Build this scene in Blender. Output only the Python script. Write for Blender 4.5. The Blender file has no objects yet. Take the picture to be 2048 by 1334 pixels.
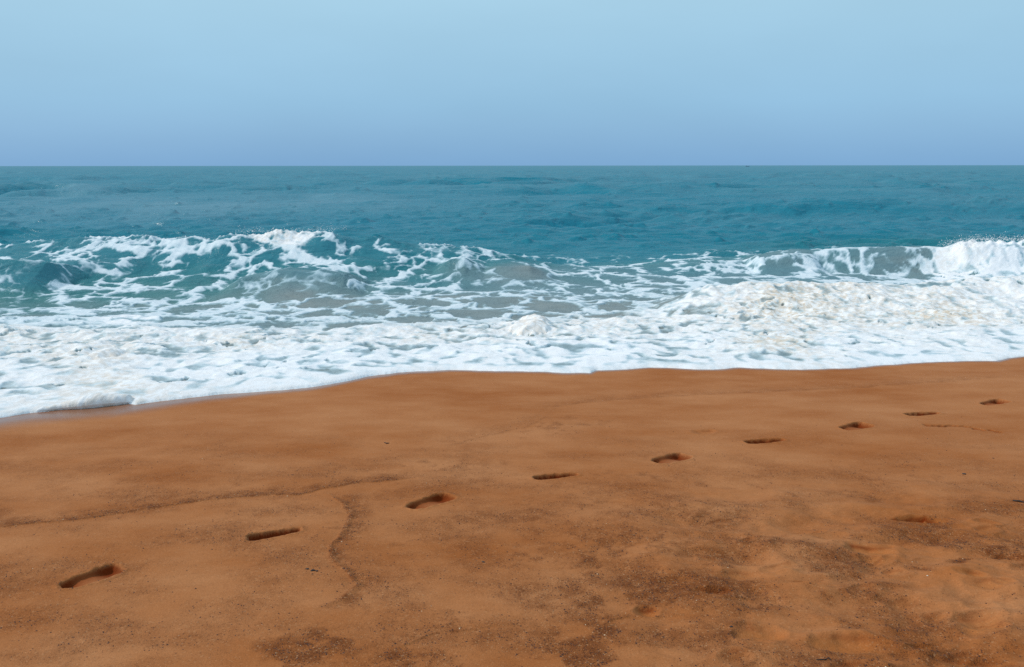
import bpy, math, random
import numpy as np
from mathutils import Vector

random.seed(4)
rng = np.random.default_rng(11)
scene = bpy.context.scene
COL = scene.collection

# ------------------------------------------------------------------ camera
W_PX, H_PX = 2048.0, 1334.0
HFOV = math.radians(65.0)
FPX = (W_PX / 2) / math.tan(HFOV / 2)
PITCH = math.radians(11.8)
CAM_Z = 2.35
cam_d = bpy.data.cameras.new('camera')
cam = bpy.data.objects.new('camera', cam_d)
COL.objects.link(cam)
cam.location = (0, 0, CAM_Z)
cam.rotation_euler = (math.pi / 2 - PITCH, math.radians(0.05), 0)
cam_d.sensor_width = 36
cam_d.angle = HFOV
cam_d.clip_start = 0.05
cam_d.clip_end = 80000
scene.camera = cam

# ------------------------------------------------------------------ light
SUN_EL, SUN_AZ = 42.0, -92.0          # degrees; azimuth from +Y (the sea) towards +X
sd = Vector((math.sin(math.radians(SUN_AZ)) * math.cos(math.radians(SUN_EL)),
             math.cos(math.radians(SUN_AZ)) * math.cos(math.radians(SUN_EL)),
             math.sin(math.radians(SUN_EL))))
sun_d = bpy.data.lights.new('sun', 'SUN')
sun_d.energy = 2.3
sun_d.angle = math.radians(11)
sun_d.color = (1.0, 0.93, 0.84)
sun = bpy.data.objects.new('sun', sun_d)
COL.objects.link(sun)
sun.rotation_euler = (-sd).to_track_quat('-Z', 'Y').to_euler()

world = bpy.data.worlds.new('World')
scene.world = world
world.use_nodes = True
nt = world.node_tree
nt.nodes.clear()
out = nt.nodes.new('ShaderNodeOutputWorld')
bg = nt.nodes.new('ShaderNodeBackground')
sky = nt.nodes.new('ShaderNodeTexSky')
sky.sky_type = 'NISHITA'
sky.sun_disc = False
sky.sun_elevation = math.radians(SUN_EL)
sky.sun_rotation = math.radians(SUN_AZ)
sky.air_density = 1.6
sky.dust_density = 2.0
sky.ozone_density = 2.0
bg.inputs['Strength'].default_value = 0.09
# hazy veil: an even pale-blue layer over the clear-sky model, bluest at the horizon
tc = nt.nodes.new('ShaderNodeTexCoord')
sep = nt.nodes.new('ShaderNodeSeparateXYZ')
ramp = nt.nodes.new('ShaderNodeValToRGB')
ramp.color_ramp.elements[0].position = 0.0
ramp.color_ramp.elements[0].color = (0.228, 0.455, 0.750, 1)
e = ramp.color_ramp.elements.new(0.07)
e.color = (0.290, 0.555, 0.815, 1)
e = ramp.color_ramp.elements.new(0.19)
e.color = (0.405, 0.665, 0.850, 1)
ramp.color_ramp.elements[-1].position = 1.0
ramp.color_ramp.elements[-1].color = (0.53, 0.69, 0.83, 1)
vm = nt.nodes.new('ShaderNodeVectorMath')
vm.operation = 'SCALE'
vm.inputs['Scale'].default_value = 1.0 / 0.09
mx = nt.nodes.new('ShaderNodeMix')
mx.data_type = 'RGBA'
mx.inputs[0].default_value = 0.86
nt.links.new(tc.outputs['Generated'], sep.inputs[0])
nt.links.new(sep.outputs['Z'], ramp.inputs[0])
nt.links.new(ramp.outputs[0], vm.inputs[0])
nt.links.new(sky.outputs[0], mx.inputs[6])
nt.links.new(vm.outputs[0], mx.inputs[7])
hz = nt.nodes.new('ShaderNodeTexNoise'); hz.inputs['Scale'].default_value = 2.2; hz.inputs['Detail'].default_value = 4
hm = nt.nodes.new('ShaderNodeMapping'); hm.inputs['Scale'].default_value = (1, 1, 3.5)
hr = nt.nodes.new('ShaderNodeMapRange'); hr.inputs[1].default_value = 0.25; hr.inputs[2].default_value = 0.75
hr.inputs[3].default_value = 0.95; hr.inputs[4].default_value = 1.05
hv = nt.nodes.new('ShaderNodeVectorMath'); hv.operation = 'SCALE'
nt.links.new(tc.outputs['Generated'], hm.inputs[0]); nt.links.new(hm.outputs[0], hz.inputs['Vector'])
nt.links.new(hz.outputs['Fac'], hr.inputs[0]); nt.links.new(hr.outputs[0], hv.inputs['Scale'])
nt.links.new(mx.outputs[2], hv.inputs[0])
nt.links.new(hv.outputs[0], bg.inputs['Color'])
nt.links.new(bg.outputs[0], out.inputs['Surface'])

scene.view_settings.view_transform = 'Standard'
scene.view_settings.look = 'None'
scene.view_settings.exposure = 0.0
scene.view_settings.gamma = 1.0
scene.view_settings.use_curve_mapping = False
scene.cycles.max_bounces = 6
scene.cycles.use_denoising = False      # keep the fine grain of the sand

# ------------------------------------------------------------------ numpy helpers
def _hash(ix, iy, s):
    h = (ix.astype(np.int64) * 374761393 + iy.astype(np.int64) * 668265263 + s * 2147483647 + s * 977) & 0xFFFFFFFF
    h = ((h ^ (h >> 13)) * 1274126177) & 0xFFFFFFFF
    return (h ^ (h >> 16)) & 0xFFFFFFFF

_A = np.linspace(0, 2 * math.pi, 256, endpoint=False)
_GX, _GY = np.cos(_A).astype(np.float32), np.sin(_A).astype(np.float32)
_PM = np.random.default_rng(3).permutation(1024).astype(np.int32)

def pn(x, y, s=0):
    """gradient noise, about -1..1"""
    x = np.asarray(x, float); y = np.asarray(y, float)
    x0 = np.floor(x); y0 = np.floor(y)
    fx = (x - x0).astype(np.float32); fy = (y - y0).astype(np.float32)
    ix = x0.astype(np.int32) + s * 131; iy = y0.astype(np.int32) + s * 57
    u = fx * fx * fx * (fx * (fx * 6 - 15) + 10)
    v = fy * fy * fy * (fy * (fy * 6 - 15) + 10)
    px0 = _PM[ix & 1023]; px1 = _PM[(ix + 1) & 1023]
    def g(p, dx, dy):
        k = _PM[(p + iy + dy) & 1023] & 255
        return _GX[k] * (fx - dx) + _GY[k] * (fy - dy)
    a = g(px0, 0, 0); b = g(px1, 1, 0); c = g(px0, 0, 1); d = g(px1, 1, 1)
    a = a + (b - a) * u
    return 1.45 * (a + ((c + (d - c) * u) - a) * v)

def fbm(x, y, s=0, o=4, gain=0.5):
    r = 0; a = 1; t = 0
    for k in range(o):
        r = r + a * pn(x * 2 ** k + 17.3 * k, y * 2 ** k - 9.1 * k, s + k)
        t += a; a *= gain
    return r / t

def fx1(x, scale, off, s, o):
    """fbm that varies along x only"""
    q = np.linspace(x.min(), x.max(), 6000)
    return np.interp(x, q, fbm(q * scale, q * 0 + off, s, o))

def billow(x, y, s=0, o=3):
    r = 0; a = 1; t = 0
    for k in range(o):
        r = r + a * (1 - np.abs(pn(x * 2.1 ** k + 3.7 * k, y * 2.1 ** k + 5.1 * k, s + k)) * 1.6)
        t += a; a *= 0.5
    return r / t

def worley(x, y, s=0):
    x0 = np.floor(x); y0 = np.floor(y)
    f1 = np.full(np.shape(x), 9.0); f2 = f1.copy()
    for dx in (-1, 0, 1):
        for dy in (-1, 0, 1):
            h = _hash(x0 + dx, y0 + dy, s)
            px = x0 + dx + (h & 0xFFFF) / 65535.0
            py = y0 + dy + (h >> 16) / 65535.0
            d = np.hypot(px - x, py - y)
            f2 = np.where(d < f1, f1, np.minimum(f2, d))
            f1 = np.minimum(f1, d)
    return f1, f2

def sstep(a, b, x):
    t = np.clip((x - a) / (b - a), 0, 1)
    return t * t * (3 - 2 * t)

CP, SP = math.cos(PITCH), math.sin(PITCH)
def ray(px, py):
    xn = (px - W_PX / 2) / FPX; yn = (H_PX / 2 - py) / FPX
    return xn, CP + SP * yn, -SP + CP * yn
def at(px, py, z):
    """the spot at height z that the photo shows at this pixel"""
    dx, dy, dz = ray(px, py)
    k = (z - CAM_Z) / dz
    return dx * k, dy * k
def at_d(px, py, d):
    """the spot at distance d (metres out to sea)"""
    dx, dy, dz = ray(px, py)
    k = d / dy
    return dx * k, CAM_Z + dz * k

B0, BS = 0.75, 0.06
def on_sand(px, py):
    dx, dy, dz = ray(px, py)
    k = (B0 - CAM_Z) / (dz + BS * dy)
    return dx * k, dy * k

def beach(y):
    """smooth beach profile"""
    a = B0 - BS * np.asarray(y, float)
    a = np.minimum(a, B0 + 0.02)
    y = np.asarray(y, float)
    deep = np.clip(y - 9.0, 0, 40)
    return np.maximum(a - 0.0022 * deep ** 2 * np.clip(deep / 4, 0, 1), -3.0)

def polyline_dist(x, y, pts):
    """distance to a polyline and the parameter 0..1 along it"""
    pts = np.array(pts, float)
    L = np.concatenate([[0], np.cumsum(np.hypot(*np.diff(pts, axis=0).T))])
    best = np.full(np.shape(x), 1e9); par = np.zeros(np.shape(x)); side = np.zeros(np.shape(x))
    for k in range(len(pts) - 1):
        ax, ay = pts[k]; bx, by = pts[k + 1]
        vx, vy = bx - ax, by - ay; l2 = vx * vx + vy * vy + 1e-12
        t = np.clip(((x - ax) * vx + (y - ay) * vy) / l2, 0, 1)
        ex, ey = x - ax - t * vx, y - ay - t * vy
        d = np.hypot(ex, ey); m = d < best
        best = np.where(m, d, best)
        par = np.where(m, (L[k] + t * (L[k + 1] - L[k])) / L[-1], par)
        side = np.where(m, np.sign(vx * ey - vy * ex), side)
    return best, par, side

# ------------------------------------------------------------------ mesh helpers
def tag(o, label=None, cat=None, group=None, kind=None):
    if label: o['label'] = label
    if cat: o['category'] = cat
    if group: o['group'] = group
    if kind: o['kind'] = kind
    return o

def mesh_from(name, co, quads, mat, attrs=None, normals=None, parent=None):
    """one mesh object from (n,3) points and (m,4) faces, keeping only the points used"""
    used, inv = np.unique(quads.ravel(), return_inverse=True)
    co = co[used]
    me = bpy.data.meshes.new(name)
    n = quads.shape[1]; m = len(quads)
    me.vertices.add(len(co)); me.loops.add(m * n); me.polygons.add(m)
    me.vertices.foreach_set('co', np.ascontiguousarray(co, np.float32).ravel())
    me.loops.foreach_set('vertex_index', inv.astype(np.int32).ravel())
    me.polygons.foreach_set('loop_start', np.arange(0, m * n, n, dtype=np.int32))
    me.polygons.foreach_set('use_smooth', np.ones(m, dtype=bool))
    me.update(calc_edges=True)
    for k, a in (attrs or {}).items():
        if a.ndim == 1:
            at_ = me.attributes.new(k, 'FLOAT', 'POINT')
            at_.data.foreach_set('value', np.ascontiguousarray(a[used], np.float32))
        else:
            at_ = me.attributes.new(k, 'FLOAT_COLOR', 'POINT')
            at_.data.foreach_set('color', np.ascontiguousarray(a[used], np.float32).ravel())
    if normals is not None:
        me.normals_split_custom_set_from_vertices(normals[used].tolist())
    me.materials.append(mat)
    o = bpy.data.objects.new(name, me)
    COL.objects.link(o)
    if parent: o.parent = parent
    return o

def grid_quads(R, C):
    i = np.arange(R * C).reshape(R, C)
    return np.stack([i[:-1, :-1], i[:-1, 1:], i[1:, 1:], i[1:, :-1]], -1).reshape(-1, 4)

def grid_normals(X, Y, Z):
    P = np.stack([X, Y, Z], -1)
    n = np.cross(np.gradient(P, axis=1), np.gradient(P, axis=0))
    n /= np.linalg.norm(n, axis=-1, keepdims=True) + 1e-12
    return np.where(n[..., 2:3] < 0, -n, n).reshape(-1, 3)

def t_columns(n, inner=0.76, outer=2.4, m=46):
    a = np.linspace(-inner, inner, n)
    b = inner + (outer - inner) * (np.linspace(0, 1, m + 1)[1:] ** 1.8)
    return np.concatenate([-b[::-1], a, b])

# ------------------------------------------------------------------ material helpers
class NT:
    def __init__(s, name):
        s.m = bpy.data.materials.new(name); s.m.use_nodes = True
        s.t = s.m.node_tree; s.t.nodes.clear()
        s.out = s.n('ShaderNodeOutputMaterial')
    def n(s, typ, **kw):
        nd = s.t.nodes.new(typ)
        for k, v in kw.items():
            if hasattr(nd, k): setattr(nd, k, v)
        return nd
    def link(s, a, b): s.t.links.new(a, b)
    def put(s, sock, v):
        if hasattr(v, 'is_linked') or hasattr(v, 'links'): s.link(v, sock)
        else: sock.default_value = v
    def attr(s, name, col=False):
        a = s.n('ShaderNodeAttribute'); a.attribute_name = name
        return a.outputs['Color' if col else 'Fac']
    def math(s, op, a, b=0.0, c=None, clamp=False):
        nd = s.n('ShaderNodeMath'); nd.operation = op; nd.use_clamp = clamp
        s.put(nd.inputs[0], a); s.put(nd.inputs[1], b)
        if c is not None: s.put(nd.inputs[2], c)
        return nd.outputs[0]
    def mix(s, f, a, b, mode='MIX'):
        nd = s.n('ShaderNodeMix'); nd.data_type = 'RGBA'; nd.blend_type = mode
        s.put(nd.inputs[0], f)
        for sock, v in ((nd.inputs[6], a), (nd.inputs[7], b)):
            if isinstance(v, tuple): sock.default_value = v if len(v) == 4 else v + (1,)
            else: s.link(v, sock)
        return nd.outputs[2]
    def ramp(s, f, stops):
        nd = s.n('ShaderNodeValToRGB'); cr = nd.color_ramp
        while len(cr.elements) < len(stops): cr.elements.new(0.5)
        for el, (p, c) in zip(cr.elements, stops):
            el.position = p; el.color = c + (1,) if len(c) == 3 else c
        s.put(nd.inputs[0], f)
        return nd.outputs[0]
    def srange(s, v, a, b, lo=0.0, hi=1.0):
        nd = s.n('ShaderNodeMapRange'); nd.interpolation_type = 'SMOOTHSTEP'
        s.put(nd.inputs[0], v)
        for k, q in zip((1, 2, 3, 4), (a, b, lo, hi)): s.put(nd.inputs[k], q)
        return nd.outputs[0]
    def coord(s, scale=(1, 1, 1)):
        t = s.n('ShaderNodeTexCoord'); mp = s.n('ShaderNodeMapping')
        mp.inputs['Scale'].default_value = scale
        s.link(t.outputs['Object'], mp.inputs[0])
        return mp.outputs[0]
    def noise(s, vec, scale, detail=4, rough=0.55, dist=0.0):
        nd = s.n('ShaderNodeTexNoise')
        nd.inputs['Scale'].default_value = scale; nd.inputs['Detail'].default_value = detail
        nd.inputs['Roughness'].default_value = rough; nd.inputs['Distortion'].default_value = dist
        s.link(vec, nd.inputs['Vector'])
        return nd.outputs['Fac']
    def voronoi(s, vec, scale, out='Color'):
        nd = s.n('ShaderNodeTexVoronoi'); nd.inputs['Scale'].default_value = scale
        s.link(vec, nd.inputs['Vector'])
        return nd.outputs[out]
    def bump(s, h, strength, dist, normal=None):
        nd = s.n('ShaderNodeBump')
        s.put(nd.inputs['Strength'], strength); nd.inputs['Distance'].default_value = dist
        s.link(h, nd.inputs['Height'])
        if normal: s.link(normal, nd.inputs['Normal'])
        return nd.outputs[0]
    def bsdf(s, col, rough, normal=None, ior=1.45, spec=0.5):
        b = s.n('ShaderNodeBsdfPrincipled')
        if isinstance(col, tuple): b.inputs['Base Color'].default_value = col + (1,)
        else: s.link(col, b.inputs['Base Color'])
        s.put(b.inputs['Roughness'], rough)
        b.inputs['IOR'].default_value = ior
        s.put(b.inputs['Specular IOR Level'], spec)
        if normal: s.link(normal, b.inputs['Normal'])
        return b

# sand: smooth fine sand, darker coarse patches, dampness and painted-in shade inside prints and dents, wet by the water
def sand_material():
    k = NT('sand'); c = k.coord()
    coarse, damp_shade, wet, warm = k.attr('coarse'), k.attr('damp_shade'), k.attr('wet'), k.attr('warm')
    big = k.noise(k.coord((0.7, 1.3, 1)), 1.6, 5, 0.6)
    med = k.noise(c, 14, 5, 0.6)
    fine = k.noise(c, 150, 4, 0.75)
    grain = k.voronoi(c, 165)
    gsep = k.n('ShaderNodeSeparateColor'); k.link(grain, gsep.inputs[0])
    col = k.ramp(big, [(0.30, (0.330, 0.102, 0.025)), (0.68, (0.440, 0.176, 0.067))])
    col = k.mix(k.math('MULTIPLY', warm, 0.40), col, (0.40, 0.135, 0.032))
    cf = k.math('MULTIPLY', coarse, k.srange(k.math('ADD', k.math('MULTIPLY', med, 0.5), k.math('MULTIPLY', fine, 0.5)), 0.42, 0.56, 0.20, 1.0))
    col = k.mix(cf, col, (0.185, 0.054, 0.014))
    # single grains
    sp = k.srange(gsep.outputs[0], 0.80, 0.95)
    col = k.mix(k.math('MULTIPLY', sp, k.math('ADD', k.math('MULTIPLY', coarse, 0.6), 0.10)), col, (0.07, 0.02, 0.007))
    sl = k.srange(gsep.outputs[1], 0.90, 0.99)
    col = k.mix(k.math('MULTIPLY', sl, k.math('ADD', k.math('MULTIPLY', coarse, 0.25), 0.10)), col, (0.60, 0.36, 0.19))
    v = k.math('ADD', k.math('MULTIPLY', k.math('SUBTRACT', fine, 0.5), k.math('ADD', 1.0, k.math('MULTIPLY', coarse, 1.6))), 1.0)
    cc = k.n('ShaderNodeCombineColor')
    for q in range(3): k.link(v, cc.inputs[q])
    col = k.mix(0.8, col, cc.outputs[0], 'MULTIPLY')
    col = k.mix(k.math('MULTIPLY', damp_shade, 0.95), col, (0.165, 0.024, 0.002))  # dark red tone: dampness plus shade of the hollows put into the colour
    col = k.mix(k.math('MULTIPLY', wet, 0.6), col, (0.19, 0.085, 0.045))
    h = k.math('ADD', k.math('MULTIPLY', fine, 0.6), k.math('MULTIPLY', k.voronoi(c, 190, 'Distance'), 0.5))
    st = k.math('ADD', k.math('MULTIPLY', coarse, 0.75), 0.22)
    st = k.math('MULTIPLY', st, k.math('SUBTRACT', 1.0, wet), clamp=True)
    nb = k.bump(h, st, 0.006)
    nb = k.bump(med, k.math('MULTIPLY', st, 0.5), 0.012, nb)
    rough = k.math('SUBTRACT', 0.92, k.math('MULTIPLY', wet, 0.72))
    b = k.bsdf(col, rough, nb, 1.4, k.math('ADD', 0.15, k.math('MULTIPLY', wet, 0.4)))
    k.link(b.outputs[0], k.out.inputs[0])
    return k.m

# sea: tinted water body with a mirror-like skin, foam lying on it where the foam field is positive
def sea_material():
    k = NT('sea_water_and_foam'); c = k.coord()
    foam, silt, shal = k.attr('foam'), k.attr('silt'), k.attr('shallow')
    n1 = k.noise(c, 7, 6, 0.62, 0.6)
    n2 = k.noise(c, 26, 4, 0.6)
    fld = k.math('ADD', foam, k.math('MULTIPLY', k.math('SUBTRACT', n1, 0.5), 0.48))
    fld = k.math('ADD', fld, k.math('MULTIPLY', k.math('SUBTRACT', n2, 0.5), 0.16))
    alpha = k.srange(fld, -0.19, 0.27)
    thick = k.srange(fld, 0.02, 0.62)
    milk = k.srange(fld, -0.42, 0.12)
    wcol = k.ramp(shal, [(0.0, (0.008, 0.172, 0.245)), (0.3, (0.008, 0.150, 0.175)), (0.55, (0.060, 0.190, 0.195)),
                         (0.8, (0.215, 0.260, 0.255)), (1.0, (0.38, 0.295, 0.225))])
    wcol = k.mix(k.math('MULTIPLY', milk, 0.30), wcol, (0.34, 0.52, 0.56))
    patch = k.noise(k.coord((0.03, 0.08, 1)), 1.0, 3)
    wcol = k.mix(k.srange(patch, 0.35, 0.7, 0.0, 0.6), wcol, (0.055, 0.215, 0.28))
    wn = k.noise(k.coord((0.5, 0.8, 1)), 2.0, 6, 0.62, 0.3)
    wn2 = k.noise(k.coord((0.5, 1.0, 1)), 0.55, 3, 0.5)
    nb = k.bump(wn, 0.8, 0.22)
    nb = k.bump(wn2, 0.6, 0.35, nb)
    # body light plus a sky reflection, damped because steep wavelets hide each other at low angles
    wd = k.n('ShaderNodeBsdfDiffuse'); k.link(wcol, wd.inputs[0]); k.link(nb, wd.inputs['Normal'])
    wg = k.n('ShaderNodeBsdfGlossy'); wg.inputs['Roughness'].default_value = 0.27; k.link(nb, wg.inputs['Normal'])
    fr = k.n('ShaderNodeFresnel'); fr.inputs['IOR'].default_value = 1.33; k.link(nb, fr.inputs['Normal'])
    wb = k.n('ShaderNodeMixShader')
    k.link(k.math('ADD', k.math('MULTIPLY', k.attr('slick'), 0.16), k.math('MAXIMUM', k.math('MINIMUM', k.math('MULTIPLY', k.math('SUBTRACT', fr.outputs[0], 0.10), 0.50), 0.30), 0.02)), wb.inputs[0]); k.link(wd.outputs[0], wb.inputs[1]); k.link(wg.outputs[0], wb.inputs[2])
    fn = k.noise(c, 11, 6, 0.65, 0.4)
    fcol = k.mix(k.math('MULTIPLY', silt, k.srange(fn, 0.40, 0.62)), k.mix(thick, (0.50, 0.63, 0.69), (0.87, 0.87, 0.885)), (0.60, 0.44, 0.30))
    fcol = k.mix(k.math('MULTIPLY', silt, 0.35), fcol, (0.85, 0.80, 0.70))
    fb = k.bump(k.noise(c, 18, 6, 0.75), 0.35, 0.03)
    fs = k.bsdf(fcol, 0.75, fb, 1.33, 0.25)
    ms = k.n('ShaderNodeMixShader')
    k.link(alpha, ms.inputs[0]); k.link(wb.outputs[0], ms.inputs[1]); k.link(fs.outputs[0], ms.inputs[2])
    k.link(ms.outputs[0], k.out.inputs[0])
    return k.m

def grain_material():
    k = NT('grain'); b = k.bsdf(k.attr('tint', True), 0.6)
    k.link(b.outputs[0], k.out.inputs[0]); return k.m

def plain(name, col, rough=0.7, scale=60, var=0.35):
    k = NT(name); n = k.noise(k.coord(), scale, 4)
    lo = tuple(q * (1 - var) for q in col); hi = tuple(min(1, q * (1 + var)) for q in col)
    b = k.bsdf(k.ramp(n, [(0.3, lo), (0.7, hi)]), rough, k.bump(n, 0.4, 0.003))
    k.link(b.outputs[0], k.out.inputs[0]); return k.m

M_SAND, M_SEA, M_GRAIN = sand_material(), sea_material(), grain_material()

# ------------------------------------------------------------------ waterline (edge of the wash on the sand)
EDGE_PX = [(-400, 905), (-200, 868), (0, 836), (60, 824), (140, 816), (200, 810), (258, 804), (275, 806), (330, 799), (430, 787), (560, 778),
           (640, 770), (690, 761), (740, 751), (800, 744), (900, 738), (1000, 742), (1100, 745), (1180, 746),
           (1194, 741), (1300, 735), (1420, 738), (1480, 736), (1600, 739), (1700, 735), (1800, 727), (1880, 724),
           (1990, 723), (2010, 718), (2060, 712), (2300, 700), (2700, 690)]
_ed = np.array([on_sand(*p) for p in EDGE_PX])
def edge_y(x):
    x = np.asarray(x, float)
    e = np.interp(x, _ed[:, 0], _ed[:, 1])
    e = np.where(x < _ed[0, 0], _ed[0, 1] + (x - _ed[0, 0]) * 0.12, e)
    e = np.where(x > _ed[-1, 0], _ed[-1, 1] + (x - _ed[-1, 0]) * 0.08, e)
    return e + 0.035 * pn(x * 2.3, x * 0 + 3.1, 5) + 0.016 * pn(x * 7, x * 0 + 7.7, 6) + 0.004 * pn(x * 19, x * 0 + 1.7, 7)

# ------------------------------------------------------------------ sand relief
# trail of shoe prints: heel and toe pixels, half width, depth, how far the far side is pressed deeper
PRINTS = [((122, 1171), (238, 1133), 0.066, 0.030, 0, 'long shoe print in the sand nearest the camera, lowest left of the trail'),
          ((494, 1077), (600, 1060), 0.046, 0.040, 1, 'narrow dark shoe print, second of the trail counted from the lower left'),
          ((818, 1017), (900, 991), 0.070, 0.030, 0, 'broad shoe print just right of the forked dark line in the sand'),
          ((1068, 957), (1154, 949), 0.043, 0.038, 1, 'narrow shoe print with a pale smear of sand below it, fourth from the left'),
          ((1310, 925), (1372, 910), 0.074, 0.030, 0, 'broad shoe print, fifth of the trail from the lower left'),
          ((1492, 886), (1567, 880), 0.050, 0.036, 1, 'narrow dark shoe print, sixth of the trail from the lower left'),
          ((1686, 861), (1734, 851), 0.076, 0.030, 0, 'broad shoe print, seventh of the trail, left of the thin dark crack'),
          ((1813, 831), (1877, 826), 0.050, 0.036, 1, 'narrow dark shoe print above the thin dark crack in the sand'),
          ((1967, 810), (2009, 802), 0.070, 0.030, 0, 'farthest shoe print of the trail, near the right edge by the wash')]
PR = []
for (a, b, hw, dp, kind, lab) in PRINTS:
    ax, ay = on_sand(*a); bx, by = on_sand(*b)
    L = math.hypot(bx - ax, by - ay)
    PR.append(dict(c=((ax + bx) / 2, (ay + by) / 2), L=L, dir=((bx - ax) / L, (by - ay) / L), hw=hw, dp=dp, kind=kind, label=lab))

def print_dist(x, y, p):
    dx, dy = x - p['c'][0], y - p['c'][1]
    ux, uy = p['dir']
    u = (dx * ux + dy * uy) / (p['L'] / 2); v = -dx * uy + dy * ux
    if p['kind'] == 0:
        prof = np.interp(u, [-1.05, -0.9, -0.6, -0.1, 0.45, 0.8, 1.0, 1.05], [0.25, 0.60, 0.86, 0.92, 1.0, 0.95, 0.75, 0.5])
    else:
        prof = np.interp(u, [-1.05, -0.92, -0.6, 0.0, 0.4, 0.8, 1.0, 1.05], [0.4, 0.85, 1.05, 0.95, 0.75, 0.6, 0.45, 0.3])
    wob = 0.006 * pn(x * 24, y * 24, 31) + 0.0018 * pn(x * 80, y * 80, 32)
    d = np.minimum(p['hw'] * prof - np.abs(v), (1 - np.abs(u)) * p['L'] / 2) + wob
    return d, u, v

# older, half worn marks: (px,py) centre, half length and half width in metres, turn in degrees, depth, name, label
MARKS = [((1742, 1098), 0.115, 0.075, -8, 0.026, 1, 'footprint', 'half collapsed footprint with a dark torn lip among smooth mounds at right'),
         ((1292, 1219), 0.055, 0.040, -4, 0.022, 1, 'footprint', 'small overhung dent in the coarse dark grains at lower centre'),
         ((1514, 1266), 0.085, 0.075, 5, 0.026, 1, 'footprint', 'round orange hollow in the pale sand at lower right centre'),
         ((1960, 1246), 0.10, 0.08, 10, 0.026, 1, 'footprint', 'wide orange hollow beside a low mound near the right edge'),
         ((1944, 1156), 0.065, 0.032, -14, 0.016, 1, 'footprint', 'thin curved orange scrape at right below the dark grain patches'),
         ((1612, 1168), 0.105, 0.026, -2, 0.014, 1, 'footprint', 'long shallow orange groove left of the half collapsed footprint'),
         ((1842, 1036), 0.115, 0.050, 0, 0.022, 1, 'footprint', 'worn print with a long dark upper rim above the grey smooth mound'),
         ((1408, 863), 0.085, 0.06, 0, 0.016, 0, 'footprint', 'faint filled-in footprint above the sixth print of the trail'),
         ((1690, 1288), 0.13, 0.07, -6, 0.020, 1, 'footprint', 'smeared orange hollow left of the lower right corner'),
         ((1930, 1322), 0.15, 0.05, 3, 0.022, 1, 'footprint', 'flat orange trough along the bottom edge near the right corner')]
MK = []
for (p, hl, hw, rot, dp, wm, nm, lab) in MARKS:
    MK.append(dict(c=on_sand(*p), hl=hl, hw=hw, r=math.radians(rot), dp=dp, warm=wm, name=nm, label=lab))

def mark_field(x, y, m):
    dx, dy = x - m['c'][0], y - m['c'][1]
    c, s = math.cos(m['r']), math.sin(m['r'])
    u = (dx * c + dy * s) / m['hl']; v = (-dx * s + dy * c) / m['hw']
    w = 0.38 * pn(x * 11, y * 14, 61) + 0.04 * pn(x * 30, y * 30, 62)
    return np.sqrt(u * u + v * v) + w, u, v

CRACKS = [  # thin dark crack at the right, in pieces
    ([(1857, 851), (1880, 852), (1900, 851), (1938, 853)], 0.022, 0.030),
    ([(1952, 857), (1968, 860)], 0.020, 0.022),
    ([(1980, 860), (1986, 861)], 0.014, 0.014), ([(1993, 863), (2004, 864)], 0.014, 0.018),
    ([(1790, 1036), (1850, 1031), (1884, 1040)], 0.012, 0.012)]
CR = [([on_sand(*q) for q in pts], w, d) for pts, w, d in CRACKS]

# swash lines: fine ridges of coarse grains left by the last waves
SWASH = [([(-150, 1066), (0, 1055), (170, 1038), (330, 1010), (480, 993), (600, 986), (700, 968), (800, 957), (900, 952)], 0.028, 1.35, 0.0040),
         ([(640, 985), (690, 1005), (703, 1030), (690, 1060), (664, 1090), (660, 1112), (692, 1142), (722, 1166), (680, 1195), (600, 1222)], 0.028, 1.35, 0.0040),
         ([(780, 1296), (840, 1275), (880, 1261), (960, 1256), (1040, 1242)], 0.010, 0.9, 0.004),
         ([(1085, 835), (1110, 812), (1200, 800), (1330, 790), (1500, 784), (1700, 776), (1900, 764), (2048, 752)], 0.04, 0.5, 0.001),
         ([(880, 895), (960, 872), (1060, 850), (1100, 825)], 0.05, 0.45, 0.001),
         ([(1210, 1240), (1260, 1228), (1320, 1228), (1376, 1224)], 0.012, 0.7, 0.005)]
SW = [([on_sand(*q) for q in pts], w, c, h) for pts, w, c, h in SWASH]

# patches of coarse grains: centre, radii in pixels of the photo turned into metres on the sand, strength
PATCH = [(610, 1290, 110, 40, .9), (800, 1318, 120, 30, .8), (1140, 1300, 110, 50, 1.0), (1185, 1225, 60, 70, .9), (1190, 1130, 60, 40, .75),
         (1330, 1180, 110, 22, 1.0), (1240, 1090, 260, 55, .55), (1020, 1120, 180, 40, .45), (820, 1080, 120, 30, .4), (1150, 1010, 200, 35, .4),
         (760, 1185, 90, 40, .5), (1450, 1200, 60, 25, .6), (1400, 1240, 50, 22, .5), (1720, 1190, 110, 25, .6), (1870, 1055, 45, 14, .8),
         (1895, 1085, 26, 16, .9), (2000, 1105, 36, 20, 1.0), (1945, 1121, 40, 8, .9), (1840, 1145, 28, 14, .75), (1740, 990, 60, 22, .55),
         (1900, 960, 120, 30, .35), (1700, 1245, 40, 18, .7), (1120, 850, 120, 30, .35), (900, 930, 160, 25, .4), (1330, 960, 220, 28, .35),
         (540, 1250, 140, 30, .35), (1560, 1060, 140, 30, .3), (2040, 1005, 30, 10, .8), (2000, 1190, 50, 14, .5), (1420, 1120, 120, 20, .5),
         (900, 1250, 160, 40, .45), (1500, 960, 160, 30, .3), (480, 975, 200, 12, .35), (650, 1050, 50, 60, .35), (1030, 1270, 70, 14, .6)]
PT = []
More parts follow.
